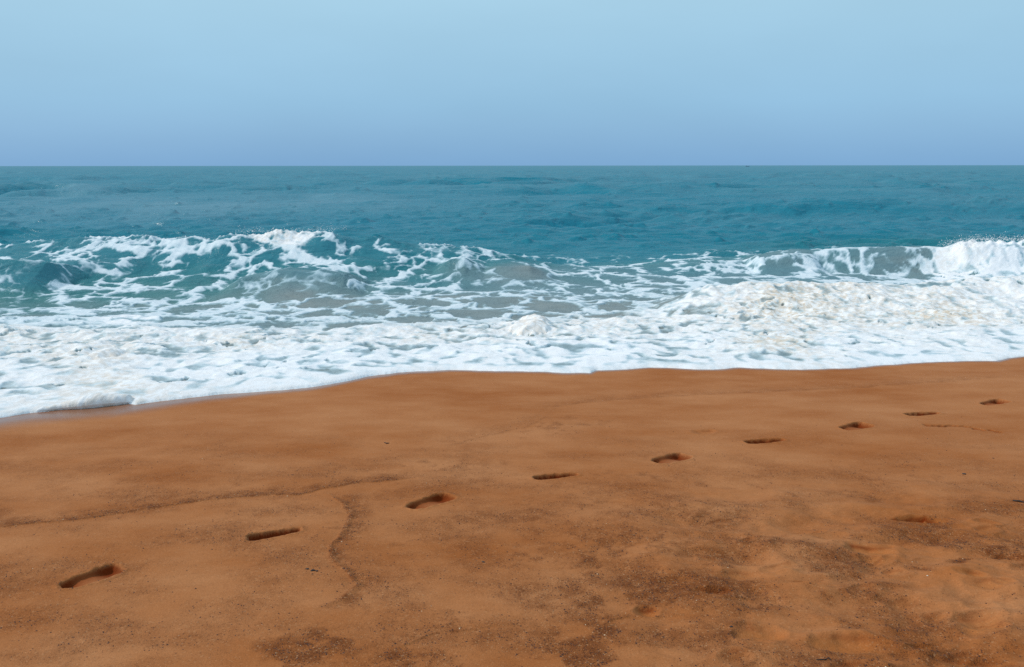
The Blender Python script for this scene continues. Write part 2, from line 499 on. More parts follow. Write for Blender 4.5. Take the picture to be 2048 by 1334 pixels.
for (px, py, rx, ry, s) in PATCH:
    x0, y0 = on_sand(px, py); x1, _ = on_sand(px + rx, py); _, y1 = on_sand(px, py - ry); _, y2 = on_sand(px, py + ry)
    PT.append((x0, y0, abs(x1 - x0), abs(y1 - y2) / 2, s))
SMOOTH = [(960, 1180, 100, 25), (1000, 1310, 40, 25), (750, 1090, 60, 22), (1280, 1150, 90, 14), (1850, 1100, 110, 25), (1600, 1230, 80, 25)]

def sand_fields(x, y):
    """height of the sand and its look (coarse, damp, warm) at any spot"""
    x = np.asarray(x, float); y = np.asarray(y, float)
    z = beach(y)
    near = sstep(11, 8, y)
    lump = sstep(0.15, 1.2, x) * sstep(5.0, 3.4, y)
    z = z + 0.022 * fbm(x * 0.45, y * 0.6, 1, 3) * near
    z = z + (0.0026 + 0.062 * lump) * fbm(x * 2.1, y * 3.2, 2, 4, 0.42) * near
    z = z + 0.020 * lump * (billow(x * 3.2, y * 5.0, 4, 2) - 0.5) * near
    z = z + (0.0008 + 0.003 * lump) * fbm(x * 14, y * 17, 3, 3) * near
    coarse = np.zeros_like(z); damp_shade = np.zeros_like(z); warm = np.zeros_like(z)
    wx = x + 0.16 * fbm(x * 3.1, y * 3.1, 12, 4); wy = y + 0.13 * fbm(x * 3.1 + 9, y * 3.1, 13, 4)
    field = np.zeros_like(z)
    for (x0, y0, rx, ry, s) in PT:
        field = np.maximum(field, s * np.exp(-((wx - x0) / rx) ** 2 - ((wy - y0) / ry) ** 2))
    nz = fbm(x * 7.5, y * 9, 14, 5, 0.62)
    coarse = np.maximum(coarse, np.clip(1.35 * field, 0, 1) * sstep(-0.22, 0.24, nz + 0.75 * (field - 0.42)))
    coarse = np.maximum(coarse, (0.55 + 0.45 * sstep(-0.6, 0.8, x) * sstep(4.8, 3.2, y)) * sstep(-0.32, 0.45, fbm(x * 1.7, y * 2.6, 15, 5, 0.6)) * sstep(6.5, 4.0, y))
    for pts, w, cs, h in SW:
        d, par, side = polyline_dist(x + 0.02 * pn(x * 7, y * 7, 21), y + 0.025 * pn(x * 6, y * 6, 22), pts)
        fade = sstep(0, 0.12, par) * sstep(1.0, 0.85, par)
        ww = w * (0.7 + 0.8 * np.abs(pn(x * 4, y * 4, 23)))
        wide = np.where(side > 0, 5.0, 0.7)
        g = np.exp(-(d / (ww * wide)) ** 2)
        coarse = np.maximum(coarse, cs * g * fade * (0.5 + 0.5 * sstep(-.35, .3, nz)) * np.where(side > 0, 0.70, 1.0))
        coarse = np.maximum(coarse, cs * fade * np.exp(-(d / (0.45 * ww)) ** 2) * (0.45 + 0.55 * sstep(-.2, .3, nz)))
        z = z + h * fade * np.exp(-(d / (0.6 * ww)) ** 2) - 0.5 * h * fade * np.exp(-((d - ww) / ww) ** 2)
    coarse = np.clip(coarse, 0, 1)
    for pts, w, dpt in CR:
        d, par, side = polyline_dist(x, y + 0.01 * pn(x * 20, y * 20, 24), pts)
        ww = w * (0.35 + 0.9 * (1 - par) + 0.5 * pn(x * 25, y * 25, 25))
        g = sstep(1.6, 0.4, d / np.maximum(ww, 0.002))
        z = z - dpt * g; damp_shade = np.maximum(damp_shade, g)
    for p in PR:
        m = np.hypot(x - p['c'][0], y - p['c'][1]) < p['L']
        if not m.any(): continue
        d, u, v = print_dist(x[m], y[m], p)
        ins = sstep(-0.003, 0.017, d)
        if p['kind'] == 0:
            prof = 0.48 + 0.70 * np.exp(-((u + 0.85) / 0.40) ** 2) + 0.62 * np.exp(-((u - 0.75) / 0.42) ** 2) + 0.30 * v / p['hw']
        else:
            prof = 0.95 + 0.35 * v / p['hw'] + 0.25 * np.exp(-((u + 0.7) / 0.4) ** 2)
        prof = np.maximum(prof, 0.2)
        rim = 0.0065 * np.exp(-((d + 0.015) / 0.012) ** 2) * (0.6 + 0.6 * pn(x[m] * 40, y[m] * 40, 33))
        z[m] += -p['dp'] * ins * prof + rim - 0.0015 * ins * pn(x[m] * 60, y[m] * 60, 34)
        dm = sstep(-0.001, 0.006, d) * (0.12 + 0.85 * prof) * (0.85 if p['kind'] == 0 else 1.1)  # darkens with depth: shade painted into the colour on top of dampness
        damp_shade[m] = np.maximum(damp_shade[m], np.clip(dm, 0, 1))
        coarse[m] *= 1 - ins
    for k in MK:
        m = np.hypot(x - k['c'][0], y - k['c'][1]) < 2.6 * max(k['hl'], k['hw'])
        if not m.any(): continue
        q, u, v = mark_field(x[m], y[m], k)
        # a bowl whose far bank is steep and whose near side runs out flat
        bowl = 1.5 * sstep(1.2, 0.2, q) * (0.65 + 0.4 * np.clip(v, -1, 1))
        lip = 0.2 * np.exp(-((q - 1.25) / 0.22) ** 2)
        z[m] += k['dp'] * (-bowl + lip)
        warm[m] = np.maximum(warm[m], k['warm'] * sstep(1.25, 0.5, q))
        coarse[m] *= 1 - 0.6 * sstep(1.1, 0.6, q)
        damp_shade[m] = np.maximum(damp_shade[m], (0.8 if 'torn' in k['label'] or 'overhung' in k['label'] or 'rim' in k['label'] else 0.40) * np.exp(-((q - 0.75) / 0.16) ** 2) * sstep(0.3, 0.8, v))  # shaded far bank painted into the colour
    return z, coarse, damp_shade, warm

# nameless shallow dents and scuffs in the trampled sand at the lower right
_dr = np.random.default_rng(77)
DENTS = []
for k in range(34):
    c_ = on_sand(_dr.uniform(1380, 2120), _dr.uniform(1030, 1360))
    DENTS.append((c_, _dr.uniform(0.035, 0.10), _dr.uniform(0.022, 0.045), _dr.uniform(-0.4, 0.5), _dr.uniform(0.006, 0.016)))
_smooth_fields = sand_fields
def sand_fields(x, y):
    z, coarse, damp_shade, warm = _smooth_fields(x, y)
    x = np.asarray(x, float); y = np.asarray(y, float)
    for (cx, cy), hl, hw, rt, dp in DENTS:
        m = np.hypot(x - cx, y - cy) < 2.2 * hl
        if not m.any(): continue
        dx, dy = x[m] - cx, y[m] - cy
        u = (dx * math.cos(rt) + dy * math.sin(rt)) / hl; v = (-dx * math.sin(rt) + dy * math.cos(rt)) / hw
        q = np.sqrt(u * u + v * v) + 0.35 * pn(x[m] * 13, y[m] * 16, 63)
        z[m] += dp * (-sstep(1.25, 0.15, q) * (0.7 + 0.4 * np.clip(v, -1, 1)) + 0.35 * np.exp(-((q - 1.3) / 0.28) ** 2))
        warm[m] = np.maximum(warm[m], 0.6 * sstep(1.1, 0.4, q))
        damp_shade[m] = np.maximum(damp_shade[m], 0.28 * np.exp(-((q - 0.8) / 0.18) ** 2) * sstep(0.25, 0.8, v))  # shadow edge on the far side of each dent, painted as colour
    return z, coarse, damp_shade, warm

def wetness(x, y):
    s = edge_y(x) - y                      # metres up the beach from the water's edge
    reach = np.interp(x, [-9, -4.5, -3.2, -2.2, 0, 8], [1.1, 0.75, 0.50, 0.26, 0.10, 0.08])
    reach = reach * (1 + 0.25 * pn(x * 1.5, y * 1.5, 41))
    return sstep(1.25, 0.25, s / reach)

def rows_from_px(p0, p1, n, z=None):
    out = []
    for py in np.linspace(p0, p1, n):
        out.append(on_sand(1024, py)[1] if z is None else at(1024, py, z)[1])
    return out

# ------------------------------------------------------------------ beach and prints
rows = [-30, -12, -6, -3, -1.5, -0.6, 0.0, 0.4, 0.8, 1.1, 1.35, 1.55] + rows_from_px(1500, 1182, 150) + rows_from_px(1180, 796, 450) + rows_from_px(794, 680, 74) + [11, 11.6, 12.4, 13.5, 15, 18, 24, 32, 45, 60]
Yr = np.array(rows)
Tc = t_columns(860)
# behind the camera the columns spread to a fixed width
X = Tc[None, :] * np.maximum(Yr, 1.0)[:, None]
wide = np.interp(Yr, [-30, -0.6, 1.2], [14, 6, 1.0])[:, None]
X = X * wide
Y = np.repeat(Yr[:, None], X.shape[1], 1)
Zs, coarse, damp_shade, warm = sand_fields(X, Y)
wet = wetness(X, Y) * (damp_shade < 0.05)
sand_co = np.stack([X, Y, Zs], -1).reshape(-1, 3)
sand_no = grid_normals(X, Y, Zs)
SQ = grid_quads(*X.shape)
attrs = dict(coarse=coarse.ravel(), damp_shade=damp_shade.ravel(), wet=wet.ravel(), warm=warm.ravel())
fx, fy = sand_co[SQ].mean(1)[:, 0], sand_co[SQ].mean(1)[:, 1]
owner = np.zeros(len(SQ), int)
for i, p in enumerate(PR):
    m = np.hypot(fx - p['c'][0], fy - p['c'][1]) < p['L']
    d, u, v = print_dist(fx[m], fy[m], p)
    owner[np.where(m)[0][d > -0.004]] = 1 + i
for i, k in enumerate(MK):
    m = np.hypot(fx - k['c'][0], fy - k['c'][1]) < 2.6 * max(k['hl'], k['hw'])
    q, u, v = mark_field(fx[m], fy[m], k)
    w = np.where(m)[0][q < 1.12]
    owner[w[owner[w] == 0]] = 100 + i
tag(mesh_from('beach', sand_co, SQ[owner == 0], M_SAND, attrs, sand_no),
    'smooth brown sand beach sloping down to the sea', kind='structure')
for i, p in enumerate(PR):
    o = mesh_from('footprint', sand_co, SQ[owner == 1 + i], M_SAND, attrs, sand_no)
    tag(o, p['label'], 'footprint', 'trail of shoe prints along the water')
for i, k in enumerate(MK):
    o = mesh_from(k['name'], sand_co, SQ[owner == 100 + i], M_SAND, attrs, sand_no)
    tag(o, k['label'], 'footprint', 'old worn prints in the dry sand')

# ------------------------------------------------------------------ the sea surface
def rows_sea():
    r = []
    py = 925.0
    while py > 331.9:
        z = 0.25 if py > 700 else 0.0
        if py > 640: st = 1.35
        elif py > 455: st = 0.62
        elif py > 400: st = 0.62
        elif py > 350: st = 0.75
        elif py > 338: st = 0.5
        else: st = 0.35
        r.append(at(1024, py, 0.25 * min(1, max(0, (py - 620) / 150)))[1])
        py -= st
    r = [q for q in r if q > 0]
    last = r[-1]
    k = last
    while k < 45000:
        k *= 1.5; r.append(k)
    return np.array(r)

Yr = rows_sea()
Tc = t_columns(960, 0.70, 2.6, 40)
X = Tc[None, :] * Yr[:, None]
Y = np.repeat(Yr[:, None], X.shape[1], 1)
R, C = X.shape
dY = np.gradient(Yr)[:, None]
dX = np.gradient(Tc)[None, :] * Yr[:, None]

# control spots: pixel of the photo, height there, foam cover, silt, shallowness, churn
CTRL = [
 (0,440,0,-1.5,0,.05,0),(350,440,0,-1.5,0,.05,0),(700,435,0,-1.5,0,.05,0),(1000,465,0,-1.5,0,.1,0),(1300,480,0,-1.5,0,.1,0),(1700,460,0,-1.5,0,.05,0),(2040,455,0,-1.5,0,.05,0),
 (1150,490,0,-.8,0,.15,0),(1300,502,0,-.4,0,.2,0),(1450,485,0,-1.,0,.15,0),
 (-300,480,.7,.5,0,.2,0),(-300,560,.3,.4,0,.3,0),(-300,640,.1,.8,0,.6,.5),
 (0,482,.7,.45,0,.25,.1),(120,472,.8,.62,0,.25,.2),(220,468,.82,.7,0,.3,.2),(300,467,.85,.7,0,.3,.2),(400,464,.88,.55,0,.25,.2),(470,461,.92,.85,.1,.2,.3),(540,461,.94,1.05,.5,.2,.6),(600,459,.97,1.05,.35,.2,.6),(640,456,1,1.0,.1,.2,.5),
 (672,457,1,.1,0,.2,.1),(700,463,.92,.15,0,.2,.1),(745,467,.9,.5,0,.2,.2),(775,469,.9,.92,.05,.2,.4),(800,476,.8,.3,0,.2,.1),(870,484,.7,.4,0,.25,.1),(960,489,.62,.6,0,.25,.1),(1040,499,.5,.1,0,.3,0),
 (60,502,.55,.3,0,.3,0),(150,500,.6,.6,0,.35,0),(250,500,.6,.62,0,.35,0),(345,492,.68,.72,0,.3,0),(425,500,.62,.12,0,.25,0),(480,492,.7,.42,0,.28,0),(505,510,.55,.72,0,.3,0),(560,485,.75,.4,0,.28,0),(615,487,.75,.75,.05,.3,.2),(660,485,.75,.55,0,.28,0),(700,490,.7,.38,0,.25,0),(735,478,.8,.1,0,.25,0),(765,490,.7,.72,0,.28,.2),(795,487,.7,.05,0,.25,0),(835,492,.6,.45,0,.3,0),(900,500,.5,.3,0,.35,0),
 (50,540,.45,-.02,0,.4,0),(85,545,.4,.55,0,.45,0),(160,545,.3,.2,0,.4,0),(180,570,.2,.7,0,.5,0),(250,530,.4,.55,0,.45,0),(250,560,.25,.4,0,.5,0),(340,520,.45,.6,0,.4,0),(395,525,.42,.0,0,.4,0),(395,545,.3,.15,0,.45,0),(470,525,.42,.66,0,.4,0),(500,545,.3,.4,0,.5,0),(580,515,.48,.35,0,.4,0),(620,530,.35,.6,0,.45,0),(660,512,.5,.62,0,.4,0),(740,510,.5,.5,0,.4,0),(720,535,.3,.45,0,.55,0),(830,515,.35,.45,0,.45,0),(950,515,.25,.2,0,.4,0),(1050,515,.2,.35,0,.45,0),
 (40,575,.3,.0,0,.55,0),(100,595,.15,.5,0,.6,0),(30,600,.15,.2,0,.6,0),(300,570,.15,.58,0,.6,.1),(420,560,.15,.62,0,.6,.1),(500,562,.2,.2,0,.75,.1),(560,556,.3,.0,0,.78,.1),(640,560,.25,.02,0,.8,.1),(590,585,.12,.25,0,.85,.1),(700,565,.2,.35,0,.75,.1),(770,555,.2,.55,0,.65,.1),(870,545,.2,.5,0,.6,.1),(925,545,.22,.15,0,.75,.1),(1000,550,.2,.25,0,.85,.1),(1060,545,.2,.2,0,.88,.1),(1130,540,.15,.5,0,.7,.1),(1220,540,.15,.45,0,.7,.1),(1350,525,.15,.5,0,.6,.1),(1450,508,.25,.45,0,.6,.1),(1500,520,.2,.45,0,.75,.1),
 (150,612,.1,.8,0,.7,.3),(300,606,.1,.8,0,.75,.3),(450,608,.1,.75,0,.8,.3),(600,605,.1,.6,0,.85,.2),(700,600,.1,.45,0,.85,.2),(800,590,.1,.58,0,.8,.2),(900,590,.1,.5,0,.85,.2),(1050,590,.1,.42,0,.85,.2),(1200,580,.1,.5,0,.8,.2),(1300,565,.1,.62,0,.8,.2),(1400,550,.1,.85,0,.8,.4),
 (50,645,.1,.8,0,.8,.4),(250,642,.1,.9,.05,.8,.5),(450,640,.1,.66,0,.8,.3),(560,635,.1,.55,0,.8,.3),(650,640,.1,.8,.05,.85,.5),(800,625,.1,.6,0,.85,.3),(950,625,.1,.5,0,.85,.3),(1100,612,.1,.45,0,.85,.3),(1250,608,.1,.5,0,.85,.3),(1320,612,.15,.85,.2,.9,.9),(1450,590,.3,1.02,.35,.9,1.3),(1550,595,.3,.90,1,1,1.5),(1600,610,.3,.98,.9,1,1.4),(1650,590,.3,1.0,.7,1,1.4),(1800,600,.3,1.03,.5,.95,1.3),(1900,615,.3,.99,1,1,1.4),(2030,600,.3,1.08,.25,.95,1.2),
 (50,690,.12,.92,.45,.9,1.0),(180,735,.2,.97,.5,.95,1.1),(210,700,.15,.97,.4,.95,1.1),(380,690,.15,.95,.3,.95,.9),(480,700,.15,.93,.5,1,1.0),(620,690,.15,.92,.3,1,.9),(760,680,.15,.92,.25,1,.9),(850,680,.15,.88,.5,1,.9),(950,670,.15,.93,.3,1,1.0),(1050,665,.15,.95,.4,1,1.0),(1180,650,.15,.92,.4,1,1.0),(1280,640,.15,.95,.35,1,1.0),
 (50,780,.22,.97,.15,1,.5),(200,790,.24,1.1,.5,1,.4),(350,760,.22,.98,.1,1,.5),(550,740,.22,.98,.05,1,.4),(700,720,.22,.97,.05,1,.4),(900,710,.22,.93,.1,1,.4),(1050,710,.22,.95,.1,1,.5),(1200,710,.22,.97,.05,1,.4),(1400,690,.2,.95,.15,1,.6),(1560,695,.2,.85,.8,1,.8),(1700,690,.2,.99,.15,1,.6),(1900,680,.2,1.03,.2,1,.6),(2040,680,.2,1.0,.1,1,.5),(1500,730,.25,.96,.15,1,.3),(1800,715,.25,.98,.05,1,.3),
 (1560,503,.35,.35,0,.75,.1),(1600,515,.2,.3,0,.85,.1),(1640,502,.35,.72,0,.65,.1),(1690,497,.42,.86,0,.65,.1),(1700,510,.3,.45,0,.75,.1),(1730,505,.33,.76,0,.75,.1),(1755,503,.4,.1,0,.8,.1),(1775,490,.46,.92,0,.7,.2),(1780,503,.38,.7,0,.75,.1),(1790,508,.3,.5,0,.85,.1),(1815,502,.35,-.1,0,.9,.1),(1840,512,.2,-.05,0,.92,.1),(1810,486,.5,.9,.2,.8,.3),(1850,494,.42,1.2,.4,.8,.3),(1900,500,.4,1.3,.3,.7,.4),(1970,495,.4,1.4,.12,.7,.8),(2040,495,.4,1.4,.08,.7,.8),(1920,515,.15,1.2,.25,.8,.3),
 (1600,526,0,.35,0,.75,.1),(1750,524,0,.35,0,.8,.1),(1880,526,0,.5,.1,.75,.1),(2020,528,0,.35,0,.6,.1),
 (1500,540,.0,.75,0,.8,.3),(1620,540,0,.9,.0,.8,.3),(1750,545,0,.92,0,.8,.4),(1900,548,0,.95,0,.8,.5),(2030,548,0,1.0,0,.8,.6),(1540,572,.2,.75,.6,.95,.8),(1700,565,.15,1,.15,.9,.9),(2300,500,.5,1.2,.1,.6,.7),(2300,600,.2,1.0,.2,.9,1),(2300,680,.2,1.0,.2,1,.5)]
cp = np.array([at(a, b, z) + (c, s, sh, ch) for a, b, z, c, s, sh, ch in CTRL])
def control(x, y):
    u, v = 10 * x / y, 8 * np.log(y)
    cu, cv = 10 * cp[:, 0] / cp[:, 1], 8 * np.log(cp[:, 1])
    acc = [np.zeros_like(x) for _ in range(4)]; ws = np.zeros_like(x)
    for k in range(len(cp)):
        w = 1.0 / (((u - cu[k]) ** 2 + (v - cv[k]) ** 2) ** 1.6 + 0.004)
        ws += w
        for q in range(4): acc[q] += w * cp[k, 2 + q]
    return [a / ws for a in acc]

near = Yr < 30
nr = int(near.sum())
Xn, Yn = X[:nr], Y[:nr]
cover = np.full((R, C), -1.3); silt = np.zeros((R, C)); shal = np.zeros((R, C)); churn = np.zeros((R, C))
wxn = Xn + 0.22 * fbm(Xn * 0.9, Yn * 0.9, 71, 3); wyn = Yn + 0.30 * fbm(Xn * 0.9, Yn * 0.9 + 40, 72, 3)
wxn = np.where(Yn < 9, Xn, wxn); wyn = np.where(Yn < 9, Yn, wyn)
cc = control(wxn, wyn)
cover[:nr], silt[:nr], shal[:nr], churn[:nr] = cc
fade = sstep(25, 20.5, Y)
cover = cover * fade - 1.3 * (1 - fade); shal *= np.where(Y > 19.4, 0.35 + 0.65 * sstep(20.4, 19.4, Y), 1) * sstep(40, 19, Y); churn *= sstep(24, 18, Y); silt *= sstep(24, 19, Y)

cover = cover - 0.13 * sstep(0.1, 0.35, cover) * sstep(0.9, 0.7, cover) + 0.03 * sstep(0.9, 0.95, cover)
# ---- heights
Z = np.zeros((R, C))
ey = edge_y(X[0]) if False else None
E = np.zeros((R, C)); E[:nr] = edge_y(Xn)
S = Y - E; S[nr:] = 50
sandn = beach(Yn)
wash_t = 0.030 + 0.05 * sstep(0.2, 3.0, S[:nr])
zb = sandn + wash_t
Z[:nr] = 0.5 * (zb + np.sqrt(zb ** 2 + 0.05 ** 2))            # smooth max of wash and still water

def crest_wave(pts, Lf, Lb, pf=1.35, pb=1.7, wob=0.25, seed=0, rough=0.12, amp=1.0):
    """a ridge through (px, py, distance) crest spots; returns height and the reach across it"""
    w = np.array([(at_d(a, b, d)[0], d, at_d(a, b, d)[1]) for a, b, d in pts])
    w = w[np.argsort(w[:, 0])]
    yc = np.interp(Xn, w[:, 0], w[:, 1]) + wob * fx1(Xn, 0.55, seed, 80 + seed, 3)
    A = amp * np.interp(Xn, w[:, 0], w[:, 2])
    A = A * (1 + rough * fx1(Xn, 1.4, 5.5, 90 + seed, 4))
    s = Yn - yc
    lf = Lf * (1 + 0.25 * fx1(Xn, 0.5, 2.2, 100 + seed, 2))
    sh = np.where(s < 0, np.exp(-(np.abs(s) / lf) ** pf), np.exp(-(np.abs(s) / Lb) ** pb))
    return A * sh, sh, A, s

# left breaking wave
w1, sh1, A1, s1 = crest_wave([(-900, 500, 18.2), (-300, 485, 18), (0, 480, 18), (120, 472, 18), (300, 467, 18), (450, 462, 18), (540, 461, 18), (640, 456, 18),
    (672, 455, 18), (710, 464, 18.1), (745, 467, 18.1), (775, 469, 18), (800, 476, 18), (870, 484, 18.2), (960, 489, 18.4), (1050, 502, 18.6), (1160, 520, 18.6), (1300, 540, 18.6), (1800, 556, 18.6), (2500, 557, 18.6)], 1.55, 2.2, seed=1, amp=0.86)
# right curling wave with its plume
w2, sh2, A2, s2 = crest_wave([(-900, 557, 19.3), (1100, 556, 19.3), (1300, 530, 19.3), (1400, 516, 19.3), (1480, 513, 19.4), (1560, 505, 19.4), (1640, 497, 19.4), (1700, 491, 19.4), (1780, 484, 19.4),
    (1850, 483, 19.3), (1895, 484, 19.2), (1915, 481, 19.1), (1960, 477, 19.1), (2048, 479, 19.1), (2150, 484, 19.1), (2400, 500, 19.2), (2900, 520, 19.2)], 0.62, 1.3, pf=2.2, wob=0.10, seed=2, rough=0.05)
Z[:nr] += w1 + w2
# smaller humps and the broken bores nearer the beach
for pts, lf, lb, sd_ in (
    ([(-500, 545, 15.0), (-100, 528, 15.0), (40, 531, 15.1), (95, 545, 15.1), (150, 590, 15.1), (220, 608, 15.1), (2500, 608, 15)], .8, 1.0, 3),
    ([(-900, 604, 14.9), (420, 602, 14.9), (480, 562, 14.9), (560, 549, 15), (640, 552, 15), (690, 562, 15), (760, 600, 15), (2500, 604, 15)], .55, .9, 4),
    ([(-900, 575, 16.5), (850, 574, 16.5), (900, 540, 16.6), (930, 534, 16.6), (970, 552, 16.6), (1000, 545, 16.6), (1060, 540, 16.6), (1110, 560, 16.6), (1160, 574, 16.6), (2500, 575, 16.6)], .5, .7, 5),
    ([(-900, 548, 18.8), (1480, 547, 18.8), (1520, 516, 18.8), (1580, 509, 18.8), (1625, 517, 18.8), (1660, 545, 18.8), (2500, 548, 18.8)], .6, .5, 6),
    ([(-900, 635, 13.2), (1200, 634, 13.2), (1310, 625, 13.0), (1370, 592, 13.2), (1420, 580, 13.3), (1540, 572, 13.5), (1700, 568, 13.6), (1850, 562, 13.8), (2048, 556, 14), (2500, 556, 14)], 1.25, .7, 7)):
    h, sh, A, s = crest_wave(pts, lf, lb, seed=sd_, wob=0.15)
    Z[:nr] += np.maximum(h, 0)
# far swells
def swell(px0, px1, py, d, L, seed):
    xa, z = at_d(px0, py, d); xb, _ = at_d(px1, py, d)
    mid, half = (xa + xb) / 2, abs(xb - xa) / 2
    a, b = np.searchsorted(Yr, [d * 0.85 - 3 * L, d * 1.15 + 3 * L])
    x, y = X[a:b], Y[a:b]
    s = y - d - 0.04 * d * fx1(x, 5 / d, seed, 120 + seed, 3)
    sh = np.where(s < 0, np.exp(-(s / (L * .6)) ** 2), np.exp(-(s / L) ** 2))
    Z[a:b] += (1.15 if d in (40, 44) else 0.12 if d in (34, 37) else 0.42) * max(z, 0.12) * sh * np.exp(-np.abs((x - mid) / half) ** 3) * (1 + .2 * fx1(x, 8 / d, 1, 130 + seed, 2))
for a in ((1430, 2300, 404, 40, 3.0, 1), (1700, 2500, 397, 44, 2.6, 2), (700, 960, 428, 34, 2.2, 3), (850, 1250, 415, 37, 2.4, 4), (-300, 250, 372, 80, 6, 5),
          (250, 520, 381, 70, 5, 6), (480, 900, 362, 100, 8, 7), (-400, 300, 438, 28, 2, 8), (1150, 1500, 372, 75, 5, 9), (1380, 1650, 345, 190, 14, 10),
          (100, 700, 345, 190, 14, 11), (950, 1400, 355, 130, 9, 12), (1700, 2200, 365, 90, 7, 13)):
    swell(*a)

# wind chop: many small wave trains running towards the beach
chop = np.zeros((R, C))
PHN = pn(X / 7.0, Y / 7.0, 150)
gust = 0.55 + 0.75 * sstep(-0.35, 0.45, fbm(X / (6 + 0.22 * Y), Y / (4 + 0.25 * Y), 140, 3))
calm = 1 - 0.45 * np.exp(-((X / Y + 0.42) / 0.25) ** 2 - ((np.log(Y) - np.log(50)) / 0.5) ** 2)
for k in range(64):
    lam = 0.45 * (26 / 0.45) ** (k / 63.0) * rng.uniform(.9, 1.1)
    ang = rng.normal(0, 0.42) + (0.10 if lam > 5 else 0.0)
    kk = 2 * math.pi / lam
    kx, ky = kk * math.sin(ang), kk * math.cos(ang)
    amp = (1.0 if lam < 2.2 else 0.5) * 0.0080 * lam ** 0.62 * min(1, (9 / lam) ** 1.2)
    ph0 = rng.uniform(0, 6.28)
    m = int(np.argmax(np.append(np.abs(ky) * dY[:, 0] / 2.2 > 1.0, True)))
    if m < 3: continue
    xs, ys = X[:m], Y[:m]
    ph = kx * xs + ky * ys + ph0 + 5.0 * PHN[:m] * (1 if k % 2 else -1) * min(1, 3 / lam + .3)
    ok = sstep(1.0, 0.45, np.abs(ky) * dY[:m] / 2.2) * sstep(1.0, 0.45, np.abs(kx) * dX[:m] / 2.2)
    chop[:m] += amp * ok * (np.sin(ph) + 0.28 * np.cos(2 * ph))
# scattered sharp wavelets: small dark facets turned towards the beach
for sc, a0, y0, y1 in ((1.35, 0.26, 19, 62), (0.75, 0.40, 28, 120), (0.36, 0.65, 60, 260), (0.16, 1.1, 130, 600)):
    a, b = np.searchsorted(Yr, [y0, y1]); x, y = X[a:b], Y[a:b]
    q = pn(x * sc * 0.75, y * sc * 1.15, 210) + 0.35 * pn(x * sc * 2.3, y * sc * 2.0, 211)
    wv = np.clip(q - 0.52 + 0.22 * fbm(x * sc * 0.11, y * sc * 0.09, 212, 3), 0, 0.5)
    Z[a:b] += a0 * wv * sstep(y0, y0 * 1.25, y) * sstep(y1, y1 * 0.7, y)
# longer short-crested swell further out
for k in range(26):
    lam = 9.0 * (75 / 9.0) ** (k / 25.0) * rng.uniform(.9, 1.1)
    ang = rng.normal(0, 0.5)
    kk = 2 * math.pi / lam; kx, ky = kk * math.sin(ang), kk * math.cos(ang)
    ph0 = rng.uniform(0, 6.28)
    m = int(np.argmax(np.append(np.abs(ky) * dY[:, 0] / 2.2 > 1.0, True)))
    ph = kx * X[:m] + ky * Y[:m] + ph0 + 3.0 * PHN[:m]
    ok = sstep(1.0, 0.45, np.abs(ky) * dY[:m] / 2.2) * sstep(32, 80, Y[:m])
    Z[:m] += 0.0034 * lam ** 0.85 * ok * (np.sin(ph) + 0.3 * np.cos(2 * ph))
Z += chop * gust * calm * np.interp(Y, [8, 11, 16, 22, 35], [0.05, 0.18, 0.6, 1.15, 1.55])

# ---- foam lace and wash patterns (as ranks 0..1 so that cover is the share of white)
def rank(a):
    q = np.quantile(a.ravel()[::7], np.linspace(0, 1, 101))
    return np.interp(a, q, np.linspace(0, 1, 101))
wx = Xn + 0.33 * fbm(Xn * 1.1, Yn * 1.1, 160, 4); wy = Yn + 0.33 * fbm(Xn * 1.1 + 30, Yn * 1.1, 161, 4)
f1, f2 = worley(wx / 0.95, wy / 1.15, 3); e1 = np.clip((f2 - f1) * 1.5, 0, 1)
f1, f2 = worley(wx / 0.38 + 0.3 * pn(Xn * 3, Yn * 3, 9), wy / 0.42, 4); e2 = np.clip((f2 - f1) * 1.5, 0, 1)
f1, f2 = worley(wx / 0.17 + 0.3 * pn(Xn * 6, Yn * 6, 19), wy / 0.22, 6); e3 = np.clip((f2 - f1) * 1.5, 0, 1)
lace = rank(0.46 * e1 + 0.34 * e2 + 0.20 * e3 + 0.30 * fbm(Xn * 1.6, Yn * 1.3, 162, 5))
holes = rank(0.45 * fbm(Xn * 2.4, Yn * 2.2, 163, 5, 0.6) + 0.42 * pn(wx * 6.0, wy * 4.5, 166) + 0.5 * fbm(wx * 0.9, wy * 3.2, 167, 4, 0.6))
zone = sstep(0.72, 0.92, cover[:nr])
pat = lace * (1 - zone) + holes * zone
FO = cover.copy()
FO[:nr] = np.minimum(1.25 * (cover[:nr] - pat), 0.30 + 0.7 * zone)
# clusters of small openings in the wash
spk = sstep(0.42, 0.75, pn(wx * 7.5, wy * 5.5, 205) + 0.35 * pn(Xn * 21, Yn * 15, 206)) * sstep(-0.05, 0.35, fbm(Xn * 0.8, Yn * 1.3, 207, 3))
FO[:nr] -= 0.95 * spk * zone * sstep(0.15, 0.6, S[:nr]) * sstep(1.25, 1.0, cover[:nr])
# front rim of the wash is unbroken white
rim = sstep(0.30, 0.02, S[:nr])
FO[:nr] = np.where(rim > 0.01, np.maximum(FO[:nr], FO[:nr] * (1 - rim) + 0.45 * rim), FO[:nr])
FO[nr:] = -1.5

